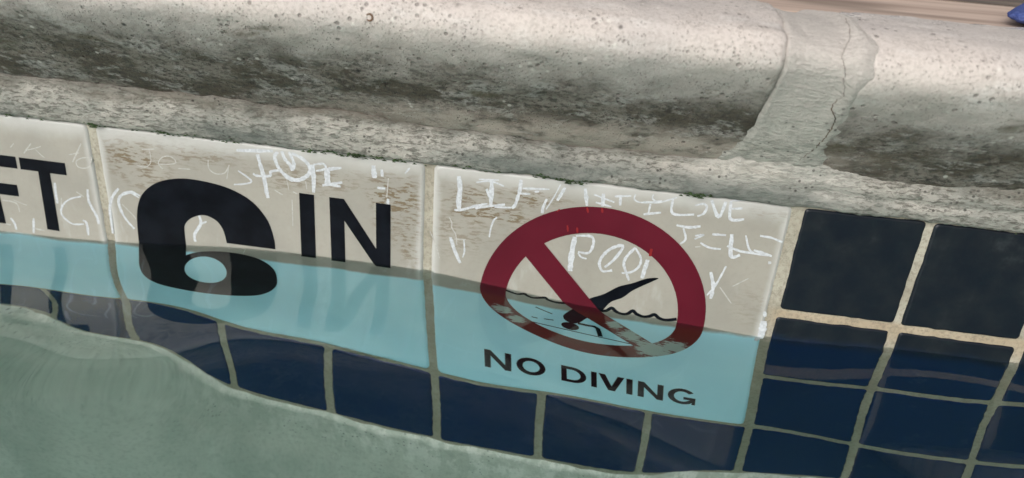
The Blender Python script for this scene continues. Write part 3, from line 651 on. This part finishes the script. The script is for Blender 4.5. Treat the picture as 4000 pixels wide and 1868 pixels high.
# mortar in the joint between the stones: a dished strip that smears over the stones lower down
def joint(xc0, xc1, seed):
    vv, ff = [], []
    xs_ = np.arange(xc0 - 0.016, xc1 + 0.0161, 0.0007)
    ns = len(prof)
    for xx in xs_:
        for (a, b), (ny_, nz_) in zip(prof, pn):
            lowf = sstep(0.058, 0.028, b) if a < 0.0 and b < 0.066 else 0.0
            wob = 0.0012 * noise.noise(Vector((b * 110 + a * 60, seed, 1))) + 0.0007 * noise.noise(Vector((b * 420, a * 300, seed)))
            eL = xc0 + 0.0002 + wob * (0.5 + lowf) - 0.0005 * lowf - 0.007 * (sstep(0.030, 0.014, b) if a < 0.004 and b < 0.04 else 0)
            eR = xc1 + 0.0006 + 0.0010 * sstep(0.066, 0.034, b) * (a < -0.006) + 0.004 * sstep(0.030, 0.018, b) * (a < 0) + 2.4 * wob * (0.6 + lowf)
            ins = min(xx - eL, eR - xx)
            mid = 1 - abs((xx - (eL + eR) / 2) / ((eR - eL) / 2))
            lv = (-0.0010 - 0.0010 * max(0, min(1, mid * 2.2))) * (1 - lowf) + 0.0005 * lowf
            if ins < 0: lv = ((0.0004 * lowf - 0.0010 * (1 - lowf)) + ins * (1.3 - 0.9 * lowf)) if xx < eL else 0.00015 + ins * 0.32
            elif xx > (eL + eR) / 2: lv = lv + (0.00015 - lv) * (1 - sstep(0, 0.006, eR - xx))
            lv += 0.00035 * fbm(xx * 160, a * 200, b * 240 + seed, 3) * (0.6 + lowf)
            lift = 0.0012 * (1 - sstep(xc0 - 0.002, xc1, xx))
            vv.append((xx - CO.x, a + ny_ * lv - CO.y, b + nz_ * lv + lift - CO.z))
    for i in range(len(xs_) - 1):
        for k in range(ns - 1): ff.append((i * ns + k, i * ns + k + 1, (i + 1) * ns + k + 1, (i + 1) * ns + k))
    return mesh_obj('mortar_joint', vv, ff, MMORT, coping, True)
jt = joint(JX0, JX1, 3.0)
joint(-0.500, -0.475, 8.0)
# mortar bed between the tile tops and the underside of the stones
low_prof = [q for q in prof if q[1] < 0.058 and q[0] < 0.01][:40]
def stone_y(z_):
    for (a0, b0), (a1, b1) in zip(low_prof, low_prof[1:]):
        if b0 <= z_ <= b1: return a0 + (a1 - a0) * (z_ - b0) / (b1 - b0)
    return low_prof[0][0]
vv, ff = [], []
xs_ = axis(-1.1, 0.75, -0.34, 0.36, 0.0016, 0.02)
for xx in xs_:
    wave = 0.0009 * noise.noise(Vector((xx * 60, 2, 5))) + 0.0006 * noise.noise(Vector((xx * 300, 9, 5)))
    mid = sstep(-0.04, 0.02, xx) * sstep(0.135, 0.10, xx)
    top = 0.0165 - 0.0045 * mid + 0.0030 * noise.noise(Vector((xx * 24, 7, 1))) + 0.0016 * noise.noise(Vector((xx * 110, 7, 1)))
    yt = stone_y(max(top, 0.0102)) - 0.0007
    rows_ = [(0.004, -0.0012 + wave), (-0.0012, -0.0009 + wave), (-0.0022, 0.0003 + wave)]
    for k in range(1, 15):
        t = k / 14
        zz = 0.0003 + wave * (1 - t) + (top - 0.0003) * t
        crease = 0.0016 * math.exp(-((t - 0.42) / 0.12) ** 2) * sstep(0.10, 0.17, xx)
        rows_.append((-0.0024 + (yt + 0.0024) * t - 0.0012 * math.sin(math.pi * t) + crease, zz))
    rows_.append((stone_y(top + 0.003) + 0.0009, top + 0.003)); rows_.append((0.012, top + 0.004))
    for k, (a, b) in enumerate(rows_):
        d = 0.00060 * fbm(xx * 150, b * 260, 3, 3) + 0.00040 * fbm(xx * 520, b * 700, 6, 2) if 1 < k < len(rows_) - 1 else 0
        vv.append((xx - CO.x, a + d - CO.y, b + 0.4 * d - CO.z))
ns = len(rows_)
for i in range(len(xs_) - 1):
    for k in range(ns - 1): ff.append((i * ns + k, i * ns + k + 1, (i + 1) * ns + k + 1, (i + 1) * ns + k))
bed = mesh_obj('mortar_bed', vv, ff, MMORT, coping, True)

# crack in the joint, lying on the mortar
bvh = BVHTree.FromPolygons([Vector(q.co) + CO for q in jt.data.vertices], [tuple(p.vertices) for p in jt.data.polygons])
CR = [(1205, 120), (1240, 190), (1235, 260), (1210, 320), (1185, 370), (1195, 430), (1208, 490), (1195, 540), (1202, 600), (1195, 655), (1150, 670), (1125, 700), (1115, 740), (1140, 790), (1130, 840), (1100, 885), (1070, 930), (1030, 965), (1000, 1000), (950, 1035), (890, 1085)]
path = []
for i in range(len(CR) - 1):
    for j in range(5):
        t = j / 5
        path.append((CR[i][0] + (CR[i + 1][0] - CR[i][0]) * t + random.uniform(-5, 5), CR[i][1] + (CR[i + 1][1] - CR[i][1]) * t + random.uniform(-3, 3)))
vv, ff = [], []
for k, (a, b) in enumerate(path):
    wd = (1.6 + 2.0 * abs(noise.noise(Vector((k * 0.31, 4, 4)))) + 2.2 * sstep(45, 62, k) * sstep(95, 80, k)) * 1.0
    for s_ in (-1, 1):
        d = ray(2600 + (a + s_ * wd) / 1.7186, b / 1.7186)
        hit = bvh.ray_cast(CAM_C, d)
        q = (hit[0] - d * 0.00012) if hit[0] else None
        vv.append(tuple(q - CO) if q is not None else None)
ff = [(2 * k, 2 * k + 1, 2 * k + 3, 2 * k + 2) for k in range(len(path) - 1) if all(vv[2 * k + j] is not None for j in range(4))]
vv = [q if q is not None else (0, 0, 0) for q in vv]
ck = mesh_obj('crack', vv, ff, MCRACK, jt, False, label='thin rusty crack running down the mortar joint')

# dark green algae threads where the bed meets the tile tops
bv2 = BVHTree.FromPolygons([Vector(q.co) + CO for q in bed.data.vertices], [tuple(p.vertices) for p in bed.data.polygons])
vv, ff = [], []
def tuft(xx, n_, sz):
    for _ in range(n_):
        x = xx + random.gauss(0, sz); z = random.uniform(-0.0012, 0.0006) + 0.0009 * noise.noise(Vector((x * 60, 2, 5)))
        s_ = random.uniform(0.0003, 0.0008); y = -0.0026 + random.uniform(-0.0008, 0.0004)
        b = len(vv)
        for q in ((-s_ * 1.6, 0, -s_ * .5), (s_ * 1.6, 0, -s_ * .4), (s_ * .2, -s_ * .8, 0), (0, 0, s_ * .7)):
            vv.append((x + q[0] - CO.x, y + q[1] - CO.y, z + q[2] - CO.z))
        ff.extend([(b, b + 1, b + 2), (b + 1, b + 3, b + 2), (b + 3, b, b + 2), (b, b + 3, b + 1)])
for xx, n_, sz in ((-0.150, 26, 0.0025), (-0.118, 20, 0.006), (-0.085, 16, 0.010), (-0.042, 40, 0.007), (-0.030, 30, 0.005), (-0.015, 22, 0.006), (0.048, 16, 0.0018), (0.060, 40, 0.0045), (0.111, 30, 0.003), (0.02, 10, 0.01), (-0.19, 10, 0.012), (0.27, 12, 0.02)):
    tuft(xx, n_, sz)
mesh_obj('algae', vv, ff, MALG, bed, False, kind='stuff')

# ------------------------------------------------------------------ things on and behind the coping
# folded blue towel on the boards
M = Mat('blue_terry')
n2 = M.noise(900, 3, 0.7); n1 = M.noise(120, 3)
col = M.mix(M.ramp(n2, 0.35, 0.65), (0.055, 0.085, 0.27), (0.115, 0.155, 0.40))
M.bump(n2, 0.0015, 1.0)
MT = M.fin(col, 0.95, 0.1)
vv, ff = [], []
nu, nv = 90, 26
hx, hy, hz = 0.10, 0.042, 0.0046
for i in range(nu):
    for j in range(nv):
        th = 2 * math.pi * i / nu; ph = -math.pi / 2 + math.pi * j / (nv - 1)
        se = lambda w_, e: math.copysign(abs(w_) ** e, w_)
        x = hx * se(math.cos(th), 0.30) * se(math.cos(ph), 0.30); y = hy * se(math.sin(th), 0.30) * se(math.cos(ph), 0.30); z = hz * se(math.sin(ph), 0.85)
        k = 1 + 0.05 * noise.noise(Vector((x * 60, y * 60, z * 200))) + 0.02 * noise.noise(Vector((x * 700, y * 700, z * 700)))
        z *= 1 + 0.35 * noise.noise(Vector((x * 25, y * 25, 1))) * (z > 0)
        vv.append((x * k + 0.5 * y * k, y * k, z * k + hz))
for i in range(nu):
    for j in range(nv - 1):
        i2 = (i + 1) % nu
        ff.append((i * nv + j, i2 * nv + j, i2 * nv + j + 1, i * nv + j + 1))
tw = mesh_obj('towel', vv, ff, MT, None, True, label='folded blue terry towel lying on the boards behind the coping', category='towel')
tw.location = (0.2362 + hx + 0.021, 0.1015, 0.0660); tw.rotation_euler = (0, 0, math.radians(-3))

# water droplets clinging to the crown of the coping
M = Mat('droplet_water'); M.fin((1, 1, 1), 0.0, 0.5); M.b.inputs['IOR'].default_value = 1.333; M.b.inputs['Transmission Weight'].default_value = 1.0
MDROP = M.m
vv, ff = [], []
nu, nv = 16, 7
for j in range(nv):
    ph = math.pi / 2 * j / (nv - 1)
    for i in range(nu):
        th = 2 * math.pi * i / nu; k = 1 + 0.10 * math.sin(2 * th + 1) + 0.05 * math.sin(3 * th)
        vv.append((math.cos(th) * math.cos(ph) * k, math.sin(th) * math.cos(ph) * k, 0.62 * math.sin(ph) ** 0.9))
for j in range(nv - 1):
    for i in range(nu): ff.append((j * nu + i, j * nu + (i + 1) % nu, (j + 1) * nu + (i + 1) % nu, (j + 1) * nu + i))
ff.append(tuple(range(nu - 1, -1, -1)))
dm = bpy.data.meshes.new('droplet'); dm.from_pydata(vv, [], ff); dm.update(); dm.materials.append(MDROP)
dm.polygons.foreach_set('use_smooth', [True] * (len(ff) - 1) + [False])
tops = []
for o in coping.children:
    if o.name.startswith(('coping_stone', 'mortar_joint')):
        tops.append(BVHTree.FromPolygons([Vector(q.co) + CO for q in o.data.vertices], [tuple(p.vertices) for p in o.data.polygons]))
for pxx, pyy, rr in ((2515, 8, 1.5), (2975, 24, 1.5), (2990, 12, 1.0), (2900, 30, 0.8), (3160, 72, 0.7), (3345, 70, 1.3), (3372, 76, 1.0), (3408, 55, 0.9), (3452, 88, 0.7), (3650, 84, 0.7), (3675, 78, 0.7), (3686, 88, 0.8), (3740, 92, 0.7), (3830, 96, 0.7), (740, 55, 0.9), (850, 50, 0.8), (1955, 318, 0.8), (1420, 198, 1.0)):
    d = ray(pxx, pyy + 6); best = None
    for b in tops:
        h = b.ray_cast(CAM_C, d)
        if h[0] is not None and (best is None or h[3] < best[3]): best = h
    if best is None: continue
    nn = best[1] if best[1].dot(d) < 0 else -best[1]
    o = bpy.data.objects.new('water_droplet', dm); o.location = best[0] - nn * 0.00005
    o.rotation_euler = nn.to_track_quat('Z', 'Y').to_euler(); o.scale = (rr * 0.0011, rr * 0.0011, rr * 0.0011)
    link(o, None, label='tiny clear water droplet on the pale concrete coping', category='droplet', group='water droplets on the coping')

# small brown ring-shaped mark dried onto the crown of a stone
d = ray(1443, 68); best = None
for o in coping.children:
    if o.name.startswith('coping_stone'):
        b = BVHTree.FromPolygons([Vector(q.co) + CO for q in o.data.vertices], [tuple(p.vertices) for p in o.data.polygons])
        h = b.ray_cast(CAM_C, d)
        if h[0] is not None and (best is None or h[3] < best[0][3]): best = (h, o)
if best:
    (p0, n0, _, _), st_o = best
    n0 = n0 if n0.dot(d) < 0 else -n0
    ax = n0.cross(Vector((0, 0, 1))).normalized(); ay = n0.cross(ax)
    vv, ff = [], []
    for k in range(15):
        a = math.radians(40 + 285 * k / 14); ww = 0.00022 + 0.00018 * math.sin(math.pi * k / 14)
        for rr, up in ((0.0011 - ww, 0.00012), (0.0011, 0.0004), (0.0011 + ww, 0.00012)):
            vv.append(tuple(p0 + (ax * math.cos(a) + ay * math.sin(a)) * rr + n0 * up - CO))
    for k in range(14):
        for j in range(2): ff.append((3 * k + j, 3 * k + j + 1, 3 * k + j + 4, 3 * k + j + 3))
    mesh_obj('ring_mark', vv, ff, plain('dry_brown', (0.16, 0.10, 0.065), 0.8, 0.2), st_o, True)
